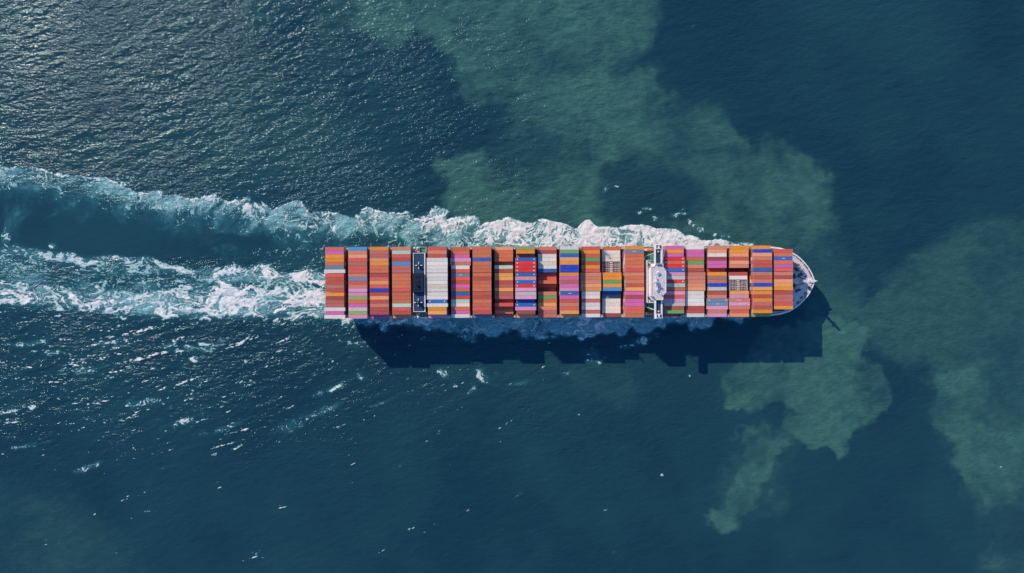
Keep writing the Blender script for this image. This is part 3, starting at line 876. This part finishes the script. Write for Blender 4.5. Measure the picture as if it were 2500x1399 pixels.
MASSED = {(7, 4), (7, 14), (7, 16), (7, 18), (9, 7), (9, 10), (9, 11), (14, 18), (17, 6)}   # sunk in shade
BAYNAME = ['rearmost bay at the stern', 'second bay from the stern', 'third bay from the stern', 'bay just behind the funnels', 'first bay ahead of the funnels',
           'second bay ahead of the funnels', 'third bay ahead of the funnels', 'fourth bay ahead of the funnels', 'fifth bay ahead of the funnels',
           'sixth bay ahead of the funnels', 'fourth bay behind the bridge', 'third bay behind the bridge', 'second bay behind the bridge', 'bay just behind the bridge',
           'bay just ahead of the bridge', 'second bay ahead of the bridge', 'third bay ahead of the bridge', 'third bay from the bow', 'second bay from the bow',
           'foremost bay at the bow']
ORD = ['first', 'second', 'third', 'fourth', 'fifth', 'sixth', 'seventh', 'eighth', 'ninth', 'tenth', 'eleventh', 'twelfth', 'thirteenth', 'fourteenth', 'fifteenth',
       'sixteenth', 'seventeenth', 'eighteenth', 'nineteenth']
PITCH = 2.464


def row_y(r):
    y = 23.55 - PITCH * (r + 0.5)
    return y - (0.18 if r >= 7 else 0) - (0.18 if r >= 12 else 0)


CW = 2.39


def container_meshes(length, h=2.6):
    a = length / 2; w = CW / 2
    b = MB()                                   # frame with recessed walls
    b.box(-a + .06, a - .06, -w + .05, w - .05, .08, h - .16)
    b.mi = 1
    for sx in (-1, 1):
        for sy in (-1, 1):
            b.box(min(sx * a, sx * (a - .16)), max(sx * a, sx * (a - .16)), min(sy * w, sy * (w - .16)), max(sy * w, sy * (w - .16)), 0, h)
        b.box(min(sx * a, sx * (a - .14)) + .004 * (sx < 0), max(sx * a, sx * (a - .14)) - .004 * (sx > 0), -w + .16, w - .16, h - .14, h - .012)
    b.mi = 0
    for sy in (-1, 1):
        b.box(-a + .16, a - .16, min(sy * w, sy * (w - .08)), max(sy * w, sy * (w - .08)), h - .12, h - .01)
        b.box(-a + .16, a - .16, min(sy * w, sy * (w - .08)), max(sy * w, sy * (w - .08)), .02, .18)
    body = b.mesh('container_body', [M['cont'], M['cont_end']])
    r = MB()                                   # corrugated roof sheet
    nr = 22; x0, x1 = -a + .145, a - .145
    prof = []
    for k in range(nr):
        s = (x1 - x0) / nr; q = x0 + k * s
        prof += [(q, h - .075), (q + s * .25, h - .025), (q + s * .65, h - .025), (q + s * .9, h - .075)]
    prof.append((x1, h - .075))
    vs = []; fs = []
    for x, z in prof: vs += [(x, -w + .085, z), (x, w - .085, z)]
    for k in range(len(prof) - 1): fs.append((2 * k, 2 * k + 2, 2 * k + 3, 2 * k + 1))
    r.add(vs, fs)
    roof = r.mesh('container_roof', M['cont'])
    d = MB()                                   # one door leaf with its two lock bars
    d.box(-.05, 0, .02, w - .17, .2, h - .16)
    d.mi = 1
    for y in (.35, .8): d.tube((-.085, y, .22), (-.085, y, h - .2), .04, n=6)
    d.box(-.1, -.055, .25, .55, 1.0, 1.1); d.box(-.1, -.055, .7, 1.0, 1.0, 1.1)
    door = d.mesh('container_door', [M['cont'], M['cont_end']])
    d2 = MB(); d2.v = [(x, -y, z) for x, y, z in d.v]; d2.f = [list(reversed(f)) for f in d.f]; d2.m = d.m
    return body, roof, door, d2.mesh('container_door', [M['cont'], M['cont_end']])


CM = {40: container_meshes(12.19), 45: container_meshes(13.72)}
LEN = {40: 12.19, 45: 13.72}
b = MB(); b.tube((0, 0, 0), (0, 0, .10), .40, n=14); LID = b.mesh('white_cap', M['lidwhite'])
b = MB(); b.box(-1.0, 1.0, -.14, .14, 0, .05); b.box(-1.3, -1.05, -.08, .08, 0, .05); MARK = b.mesh('painted_mark', M['lidwhite'])


def link(o, parent):
    o.parent = parent; COL.objects.link(o); return o


PROTO = {}
for ft in (40, 45):
    body, roof, dl, dr = CM[ft]
    PROTO[ft] = (bpy.data.objects.new('shipping_container', body), [bpy.data.objects.new('roof', roof), bpy.data.objects.new('door', dl), bpy.data.objects.new('door', dr)])


def place_container(ft, x, y, zb, code, name, rnd):
    root, kids = PROTO[ft]
    o = root.copy(); o.name = name
    COL.objects.link(o)
    v = ROOT @ Vector((x, y, zb))
    o.location = v; o.rotation_euler = (0, 0, ANG)
    j = 1 + (rnd.random() - .55) * 0.20
    cc = tuple(min(.84, c * j * (1 + (rnd.random() - .5) * .05)) for c in ALB[code])
    o.color = cc + (1,)
    for i, k in enumerate(kids):
        q = k.copy(); link(q, o); q.color = o.color
        if i: q.location = (-LEN[ft] / 2 + .055, 0, 0)
    return o


def flat_rack_mesh():
    a = 12.19 / 2; w = CW / 2
    b = MB()
    b.box(-a, a, -w, w, 0, .35)
    f = MB()
    for sx in (-1, 1):
        f.box(min(sx * a, sx * (a - .3)), max(sx * a, sx * (a - .3)), -w, w, .35, 2.6)
    for y in (-w + .08, -.0, w - .08): f.box(-a + .3, a - .3, y - .08, y + .08, 2.38, 2.58)
    for k in range(11):
        x = -a + 1.15 + k * .99
        if abs(x) < 1.3: continue
        f.box(x - .09, x + .09, -w + .162, -.082, 2.38, 2.575); f.box(x - .09, x + .09, .082, w - .162, 2.38, 2.575)
    c = MB(); c.box(-1.0, 1.0, -w + .165, -w + .75, .36, 2.3); c.box(-1.0, 1.0, .12, .75, .36, 2.3)
    return b.mesh('rack_floor', M['black']), f.mesh('rack_frame', M['rack']), c.mesh('centre_plate', M['rack'])


RF, RG, RC = flat_rack_mesh()

lower = MB()             # the tiers beneath the ones we can pick out
lower_codes = list('RRttsrcdoolOwwbkmpgTy')
LOWER_M = list(dict.fromkeys(lower_codes + ['R', 'd', 'G']))
lm = {}
for cde in LOWER_M:
    lm[cde] = paint('lower_tier_' + PAL[cde][0].replace(' ', '_'), ALB[cde], 0.6, 0.35)
rnd = random.Random(11)
tiers_of = {}
for bi, (cpx, cols, base, odd, long_rows) in enumerate(BAYS):
    counts = {}
    for r, code in enumerate(cols):
        if code not in '.X': counts[code] = counts.get(code, 0) + 1
    seen = {}
    for r, code in enumerate(cols):
        if code == '.': continue
        tier = odd.get(r, base)
        ztop = Z_TOP + TIER * tier + rnd.uniform(-.06, .06)
        zc = Z_TOP + TIER * base
        x = L(cpx, 690, zc)[0] + rnd.uniform(-.07, .07)
        y = row_y(r) if bi != 19 else row_y(r)
        zb = ztop - 2.6
        ft = 45 if r in long_rows else 40
        # boxes below
        zl = 19.7 if bi == 19 else Z_HATCH + .05
        nb = max(1, round((zb - zl) / 2.6)); hh = (zb - .02 - zl) / nb
        for k in range(nb):
            cde = rnd.choice(lower_codes)
            lower.mi = LOWER_M.index(cde)
            jx = rnd.uniform(-.06, .06)
            lower.box(x - 6.05 + jx, x + 6.05 + jx, y - CW / 2 + .02, y + CW / 2 - .02, zl + k * hh, zl + (k + 1) * hh - .03)
        if (bi, r) in MASSED:
            lower.mi = LOWER_M.index(code if code in LOWER_M else 'R')
            lower.box(x - 6.09, x + 6.09, y - CW / 2, y + CW / 2, zb, ztop)
            continue
        tiers_of[(bi, r)] = (x, y, ztop)
        v = ROOT @ Vector((x, y, zb))
        if code == 'X':
            o = empty('flat_rack', v, ANG)
            q = sum(1 for rr in range(r) if cols[rr] == 'X')
            pos = ('nearest the port side', 'in the middle of the three', 'nearest the starboard side')[q]
            tag(o, 'open lattice rack %s in the %s' % (pos, 'second bay behind the bridge' if bi == 12 else 'third bay from the bow'), 'flat rack', 'open lattice racks among the containers')
            for nm, me in (('rack_floor', RF), ('rack_frame', RG), ('centre_plate', RC)):
                link(bpy.data.objects.new(nm, me), o)
            for k in range(6 if bi == 17 else (1 if q == 0 else 0)):
                c_ = MB(); cx_ = -4.6 + rnd.randrange(10) * .99; sy = rnd.choice((-1, 1))
                c_.box(cx_ - .38, cx_ + .38, min(sy * .1, sy * 1.05), max(sy * .1, sy * 1.05), .36, 2.25)
                c_.build('red_cover', M['red'], o)
            continue
        seen[code] = seen.get(code, 0) + 1
        cname = PAL[code][0]  # names the built colour, also where shade is put into it
        reefer = code == 'w'
        o = place_container(ft, x, y, zb, code, 'refrigerated_container' if reefer else 'shipping_container', rnd)
        bay = BAYNAME[bi]
        feat = ''
        if (bi, r) in RUSTY:
            al = 1 - RUSTY[(bi, r)]
            o.color = o.color[:3] + (al,)
            for ch in o.children: ch.color = o.color
        if RUSTY.get((bi, r), 0) >= .35: feat = 'rust-streaked '
        if (bi, r) in DOTTED:
            for sx in (-1, 1):
                q = bpy.data.objects.new('roof_cap', LID); link(q, o); q.location = (sx * (LEN[ft] / 2 - 1.35), 0, 2.578)
        if (bi, r) in MARKED:
            q = bpy.data.objects.new('painted_mark', MARK); link(q, o); q.location = (rnd.uniform(-.3, .5), 0, 2.578)
        if counts[code] == 1:
            lab = 'the only %s%s container in the %s' % (feat, cname, bay)
        elif feat:
            lab = '%s%s container, %s from port side in %s' % (feat, cname, ORD[r], bay)
        elif r == 0:
            lab = '%s container at the port edge of the %s' % (cname, bay)
        elif r == len(cols.rstrip('.')) - 1:
            lab = '%s container at the starboard edge of the %s' % (cname, bay)
        else:
            lab = '%s container, %s from port side in %s' % (cname, ORD[r - (1 if bi == 19 else 0)], bay)
        tag(o, lab, 'refrigerated container' if reefer else 'container', 'white containers on the ship' if reefer else 'coloured containers on the ship')
o = lower.build('stacked_containers', [lm[c] for c in LOWER_M])
o.matrix_world = ROOT
tag(o, 'packed lower tiers of containers beneath the visible top layer', 'containers', kind='stuff')

# ---- hatch covers and lashing bridges
bay_x = [L(c, 690, Z_TOP + TIER * b_)[0] for c, _, b_, _, _ in BAYS]
for bi, x in enumerate(bay_x):
    hw = 23.5 if bi < 18 else 22.5
    zz = Z_DECK + .02
    if bi == 19:
        b = MB(); b.box(x - 6.6, x + 6.6, -20.5, 20.5, 19.53, 19.69)
    else:
        b = MB(); b.box(x - 6.4, x + 6.4, -hw, hw, zz, Z_HATCH)
    b.build('hatch_cover', M['deck'], ship)


def lashing_bridge(x, half, top, w=.55):
    lb = empty('lashing_bridge', (x, 0, Z_DECK), parent=ship)
    b = MB()
    for z in (4.5, 9.0): b.box(-w, w, -half, half, z - .15, z)
    k = -half + .4
    while k < half:
        b.box(-.15, .15, k - .15, k + .15, .02, 9.8); k += 4.93
    b.build('walkway', M['brown'], lb)
    for sgn in (1, -1):
        t = MB(); y0 = sgn * (half - .9)
        for qx in (-w, w):
            for qy in (-.8, .8): t.box(qx - .09, qx + .09, y0 + qy - .09, y0 + qy + .09, .02, top - Z_DECK)
        for k in range(1, int((top - Z_DECK) / 2.7) + 1):
            z = k * 2.7
            if z > top - Z_DECK: break
            t.box(-w + .1, w - .1, y0 - .7, y0 + .1, z - .08, z)
            for qx in (-w, w): t.box(qx - .05, qx + .05, y0 - .7, y0 + .7, z + 1.0, z + 1.08)
        for q in (-.2, .15): t.tube((q, y0 + .5, .1), (q, y0 + .5, top - Z_DECK - .2), .05, n=5)
        t.build('end_tower', M['cream'], lb)


for i in range(19):
    if i in (3, 13): continue
    gap = (bay_x[i] + bay_x[i + 1]) / 2
    span = bay_x[i + 1] - bay_x[i] - 12.3
    lashing_bridge(gap, 23.6 if i < 17 else (23.0 if i == 17 else 21.5), 36.0 if i < 17 else 33.5, min(.55, span / 2 - .12) if i != 4 else .4)

# ---- funnel casing
fc = empty('funnel_casing', (0, 0, Z_DECK), parent=ship)
zf = 38.6 - Z_DECK
X0, X1 = -65.0, -57.3
b = MB(); b.box(X0 + .05, X1 - .05, -19.3, 19.3, .02, zf - .4); b.build('casing_wall', M['soot_shade'], fc)
for (y0, y1) in ((5.95, 19.4), (-19.4, -6.45)):
    b = MB(); b.box(X0, X1, y0, y1, zf - .4, zf); b.build('casing_top', M['navy'], fc)
b = MB()
rw = .34
b.box(X0 - .02, X0 + rw, 6.0, 19.42, zf + .004, zf + .5); b.box(X0 - .02, X0 + rw, -19.42, -6.5, zf + .004, zf + .5)
b.box(X1 - rw, X1 + .3, -19.42, 19.42, zf - .3, zf + .55)
b.box(X0 + rw, X1 - rw, 19.42 - rw, 19.42, zf + .004, zf + .5); b.box(X0 + rw, X1 - rw, -19.42, -19.42 + rw, zf + .004, zf + .5)
b.build('white_coaming', M['white'], fc)
b = MB(); b.prism([(X0 - .5, -6.4), (X1 - .7, -6.4), (X1 - .7, 5.9), (X0 - .5, 5.9)], zf - .4, zf + 2.9, [(X0 - .1, -6.3), (X1 - .8, -6.3), (X1 - .8, 5.8), (X0 - .1, 5.8)]); b.build('central_block', M['soot_shade'], fc)
b = MB()
for yy in (-4, 0.5, 4): b.box(-63.5, -60, yy - .5, yy + .5, zf + 2.9, zf + 3.3)
b.build('vent_box', M['soot_shade'], fc)
for (px, py, zz, rr, hh, cross) in ((1022.5, 648, zf, .8, 3.2, True), (1021, 697, zf + 2.9, .8, 1.6, False), (1021.5, 738.5, zf, 1.15, 4.6, True)):
    x, y = L(px, py, 38.6)
    b = MB(); b.tube((x, y, zz), (x, y, zz + hh), rr, rr * .92, 16, caps=False); b.tube((x, y, zz + .3), (x, y, zz + hh), rr * .72, rr * .7, 16, caps=False)
    n0 = len(b.v)
    b.tube((x, y, zz + hh - .25), (x, y, zz + hh - .2), rr * .93, n=16)
    o = b.build('exhaust_pipe', M['black'], fc)
    if cross:
        c_ = MB()
        for dx, dy in ((1, 0), (-1, 0), (0, 1), (0, -1)):
            g0, g1 = rr * 1.1, rr + 1.5
            xa, xb = sorted((x + dx * g0, x + dx * g1)) if dx else (x - .22, x + .22)
            ya, yb = sorted((y + dy * g0, y + dy * g1)) if dy else (y - .25, y + .25)
            c_.box(xa, xb, ya, yb, zz + .004, zz + .9)
        c_.build('stay_frame', M['white'], o)
        c_ = MB(); c_.tube((x + .1, y + .2, zz + hh), (x + .1, y + .2, zz + hh + .4), .26, n=10); c_.build('pipe_end', M['cream'], o)
# side platform beside the casing, port: green deck with white rail and ventilators
for sgn in (1, -1):
    b = MB(); b.box(-61.3, -56.9, min(sgn * 19.8, sgn * 23.5), max(sgn * 19.8, sgn * 23.5), 33.6, 33.9); b.box(-60.9, -60.5, sgn * 21.6 - .2, sgn * 21.6 + .2, 17.02, 33.6); b.box(-57.6, -57.2, sgn * 21.6 - .2, sgn * 21.6 + .2, 17.02, 33.6)
    o = b.build('side_platform', M['green'], ship)
    r_ = MB(); ya, yb = sorted((sgn * 19.8, sgn * 23.5))
    r_.box(-61.3, -61.1, ya, yb, 33.9, 34.9); r_.box(-57.1, -56.9, ya, yb, 33.9, 34.9); yo = sgn * 23.5
    r_.box(-61.1, -57.1, min(yo, yo - sgn * .2), max(yo, yo - sgn * .2), 33.9, 34.9)
    r_.build('guard_rail', M['white'], o)
    for k, (x, y, z) in enumerate(((-64.6, 22.8, 35.5), (-63.2, 21.9, 34.8), (-62.3, 22.9, 36.0), (-63.8, 20.8, 33.5), (-62.4, 20.6, 34.0))):
        b = MB(); b.tube((x, sgn * y, 17.02), (x, sgn * y, z), .35, n=8); b.ball((x, sgn * y, z), .75, 10, 5, .5); b.build('ventilator', M['cream'] if k % 2 else M['white'], ship)

# ---- bridge house
ho = empty('superstructure', (0, 0, Z_DECK), parent=ship)
zd = 40.4 - Z_DECK
zr = 46.0 - Z_DECK
b = MB(); b.box(88.6, 99.3, -14, 14, .02, zd); b.build('deckhouse', M['white'], ho)
for (x0, x1, y0, y1) in ((90.6, 93.4, 11.75, 13.6), (90.6, 93.4, -13.6, -12.3), (97.9, 98.9, 11.75, 13.6), (97.9, 98.9, -13.6, -12.3)):
    b = MB(); b.box(x0, x1, y0, y1, zd + .004, zd + .06); b.build('green_deck', M['green'], ho)
b = MB()
for (x0, x1, y0, y1) in ((88.6, 88.78, -14, 14), (88.78, 99.12, 13.82, 14), (88.78, 99.12, -14, -13.82)):
    b.box(x0, x1, y0, y1, zd + .004, zd + 1.0)
b.build('deck_rail', M['white'], ho)
b = MB()
for k in range(4):       # ladders and lockers on the after deck
    for sg in (1, -1):
        b.box(89.0 + .35 * k, 89.12 + .35 * k, sg * (10.2 + .4 * k) - .7, sg * (10.2 + .4 * k) + .7, zd + .004, zd + 1.2)
b.build('ladder_frame', M['grease'], ho)
roof_pts = [(90.3, -9.7), (92.0, -9.7), (93.6, -12.1), (97.8, -12.1), (98.1, -8.7), (99.9, -6.9), (99.9, 6.8), (98.2, 8.65), (98.0, 11.7), (93.5, 11.7), (92.0, 9.5), (90.3, 9.5)]
wp = [(x + (.15 if x < 95 else -.15), y * .985) for x, y in roof_pts]
b = MB(); b.prism(wp, zd + .005, zr - .3); o = b.build('wheelhouse', M['white'], ho)
wn_ = [(98.0, 11.7), (98.2, 8.65), (99.9, 6.8), (99.9, -6.9), (98.1, -8.7), (97.8, -12.1)]
for k in range(len(wn_) - 1):
    (xa, ya), (xb, yb) = wn_[k], wn_[k + 1]
    ln = math.hypot(xb - xa, yb - ya); nw = max(1, int(ln / 1.5))
    for q in range(nw):
        t0, t1 = (q + .1) / nw, (q + .9) / nw
        w_ = MB()
        pa = (xa + (xb - xa) * t0 - .15, (ya + (yb - ya) * t0) * .985); pb = (xa + (xb - xa) * t1 - .15, (ya + (yb - ya) * t1) * .985)
        nx_, ny_ = -(pb[1] - pa[1]), (pb[0] - pa[0]); l_ = math.hypot(nx_, ny_); nx_, ny_ = nx_ / l_ * .06, ny_ / l_ * .06
        w_.prism([(pa[0] - nx_, pa[1] - ny_), (pb[0] - nx_, pb[1] - ny_), (pb[0] + nx_, pb[1] + ny_), (pa[0] + nx_, pa[1] + ny_)], zd + 2.6, zd + 4.4)
        w_.build('window', M['glass'], ho)
b = MB(); b.prism(roof_pts, zr - .3, zr); b.build('wheelhouse_roof', M['roofgrey'], ho)
b = MB()
rr_ = [(x + (.18 if x < 95 else -.12), y * .985) for x, y in roof_pts]
for k in range(len(roof_pts)):
    (xa, ya), (xb, yb) = roof_pts[k], roof_pts[(k + 1) % len(roof_pts)]; (xc, yc), (xe, ye) = rr_[k], rr_[(k + 1) % len(roof_pts)]
    b.add([(xa, ya, zr + .002), (xb, yb, zr + .002), (xe, ye, zr + .002), (xc, yc, zr + .002), (xa, ya, zr + .45), (xb, yb, zr + .45), (xe, ye, zr + .45), (xc, yc, zr + .45)],
          [(4, 5, 6, 7), (0, 1, 5, 4), (2, 3, 7, 6)])
b.build('roof_coaming', M['white'], ho)
zw = 42.4 - Z_DECK
for sgn in (1, -1):
    o = empty('bridge_wing', (0, 0, 0), parent=ho)
    y0, y1 = (11.9, 24.2)
    def yy(a, b_): return tuple(sorted((sgn * a, sgn * b_)))
    b = MB(); ya, yb = yy(y0, y1); b.box(92.8, 97.9, ya, yb, zw - .5, zw); b.build('wing_deck', M['navy'], o)
    b = MB()
    ya, yb = yy(y0 - .1, y1 + .05)
    b.box(92.7, 93.85, ya, yb, zw + .004, zw + 1.25); b.box(97.05, 97.95, ya, yb, zw + .004, zw + 1.25)
    ya, yb = yy(y1 - .25, y1 + .05); b.box(93.85, 97.05, ya, yb, zw + .004, zw + 1.25)
    b.build('wing_bulwark', M['white'], o)
    b = MB(); ya, yb = yy(21.1, 23.9); b.box(93.87, 97.03, ya, yb, zw + .004, zw + 1.9); b.build('wing_console', M['white'], o)
    b = MB()
    ya, yb = yy(21.5, 23.5)
    b.box(94.0, 94.75, ya, yb, zw + 1.9, zw + 2.0); b.box(96.2, 96.95, ya, yb, zw + 1.9, zw + 2.0)
    yo = yy(22.9, 23.5)
    b.box(94.75, 95.2, yo[0], yo[1], zw + 1.9, zw + 2.0); b.box(95.75, 96.2, yo[0], yo[1], zw + 1.9, zw + 2.0)
    b.build('console_hatch', M['black'], o)
    b = MB(); b.tube((95.4, sgn * 19.5, zw), (95.4, sgn * 19.5, zw + 1.0), .18, n=8); b.tube((95.4, sgn * 19.5, zw + 1.0), (95.4, sgn * 19.5, zw + 1.25), .62, n=14); b.build('searchlight', M['dish'], o)
    b = MB()
    for yv in (15.0, 21.5):
        b.tube((94.6, sgn * yv, 23), (94.6, sgn * yv, zw - .5), .22, n=8)
    b.tube((88.2, sgn * 16.6, zw - 9), (93.2, sgn * 18.6, zw - .4), .2, n=8); b.tube((88.4, sgn * 14.0, zw - 9), (88.2, sgn * 16.6, zw - 9), .2, n=8)
    b.build('wing_strut', M['white'], o)
    # lower side decks beside the house
    b = MB(); ya, yb = yy(14.05, 23.4); b.box(88.8, 98.6, ya, yb, 22.6 - Z_DECK, 23 - Z_DECK); b.box(89.0, 89.3, *yy(22.8, 23.2), .02, 22.6 - Z_DECK); b.box(98.1, 98.4, *yy(22.8, 23.2), .02, 22.6 - Z_DECK)
    b.build('boat_deck', M['green'], o)
    b = MB(); ya, yb = yy(14.05, 19.0); b.box(90.6, 93.0, ya, yb, 34.3 - Z_DECK, 34.6 - Z_DECK); b.box(90.7, 92.9, *yy(18.8, 19.0), 34.6 - Z_DECK, 35.5 - Z_DECK); b.box(90.6, 90.75, ya, yb, 34.6 - Z_DECK, 35.5 - Z_DECK); b.box(91.6, 92.0, *yy(18.5, 18.9), 23.0 - Z_DECK, 34.3 - Z_DECK)
    b.build('side_gallery', M['green'], o)
    lb_ = empty('lifeboat', ROOT @ Vector((92.6, sgn * 21.4, 23.0)), ANG)
    tag(lb_, 'orange enclosed lifeboat under the %s bridge wing' % ('port' if sgn > 0 else 'starboard'), 'lifeboat', 'lifeboats beside the bridge')
    b = MB()
    secs = []
    for k in range(9):
        t = k / 8 * 2 - 1; ww = 1.35 * math.sqrt(max(0.03, 1 - abs(t) ** 2.6)); xx = t * 3.8
        secs.append([(xx, ww * math.cos(a_) , 1.5 + (1.25 if math.sin(a_) > 0 else 1.35) * math.sin(a_) * (.45 + .55 * ww / 1.35)) for a_ in [2 * math.pi * q / 12 for q in range(12)]])
    vs = [p_ for s_ in secs for p_ in s_]; fs = [tuple(range(11, -1, -1)), tuple(range(96, 108))]
    for k in range(8):
        for q in range(12): fs.append((k * 12 + q, k * 12 + (q + 1) % 12, (k + 1) * 12 + (q + 1) % 12, (k + 1) * 12 + q))
    b.add(vs, fs); hb = b.build('boat_hull', M['orange'], lb_)
    b = MB(); b.box(-2.6, -1.2, -.6, .6, 2.6, 3.3); b.build('boat_cabin', M['white'], lb_)
    b = MB(); b.box(-2.3, -2.0, -1.0, 1.0, 0, .5); b.box(2.0, 2.3, -1.0, 1.0, 0, .5); b.build('cradle', M['red'], lb_)
# mast, radar, domes and aerials on the wheelhouse roof
ma = empty('radar_mast', (92.3, -.2, zr), parent=ho)
b = MB(); b.prism([(-.6, -.7), (.6, -.7), (.6, .7), (-.6, .7)], .005, 5.5, [(-.2, -.25), (.2, -.25), (.2, .25), (-.2, .25)]); b.tube((0, 0, 5.5), (0, 0, 7.0), .1); b.build('mast_post', M['white'], ma)
b = MB(); b.box(-.2, .4, -2.2, 2.2, 2.6, 2.75); b.box(-.15, .35, -1.3, 1.3, 4.2, 4.32); b.build('crosstree', M['white'], ma)
for y, z, ln_ in ((-1.5, 2.75, 1.1), (1.3, 2.75, .9), (0, 4.32, .8)):
    b = MB(); b.tube((.6, y, z), (.6, y, z + .6), .18, n=8); b.box(.35, .8, y - ln_, y + ln_, z + .6, z + .85); b.build('radar_scanner', M['white'], ma)
for i, (px, py, r) in enumerate(((1605.7, 664, .75), (1603, 667.5, .5), (1612, 716.5, .6), (1600, 677, .55))):
    x, y = L(px, py, 46.5)
    b = MB(); b.tube((x, y, zr), (x, y, zr + 1.4), .2, n=8); b.ball((x, y, zr + 1.9), r, 12, 8); b.build('satellite_dome', M['white'], ho)
for (px, py, h_) in ((1619.3, 686.8, 1.6), (1616, 702, 2.2), (1608, 706, 2.6), (1605, 713, 2.2), (1613, 712, 1.8), (1621.5, 655.5, 5.2), (1601.5, 682, 3.2), (1604, 690, 3.0)):
    x, y = L(px, py, 46.5)
    b = MB(); b.tube((x, y, zr), (x, y, zr + h_), .13, .09, 6); b.box(x - .25, x + .25, y - .25, y + .25, zr + .004, zr + .3); b.build('aerial', M['white'], ho)
b = MB()
x, y = L(1610, 647, 46)
b.box(x - 1.6, x + 1.6, y - .25, y + .25, zr + .004, zr + 1.0); b.build('flag_locker', M['navy'], ho)
for (px, py, sx, sy, h_) in ((1602, 696, .6, 1.2, 1.7), (1603, 705, .55, 1.1, 2.0), (1599, 688, .45, .5, 1.5)):
    x, y = L(px, py, 46)
    b = MB(); b.box(x - sx, x + sx, y - sy, y + sy, zr + .004, zr + h_); b.build('roof_house', M['white'], ho)
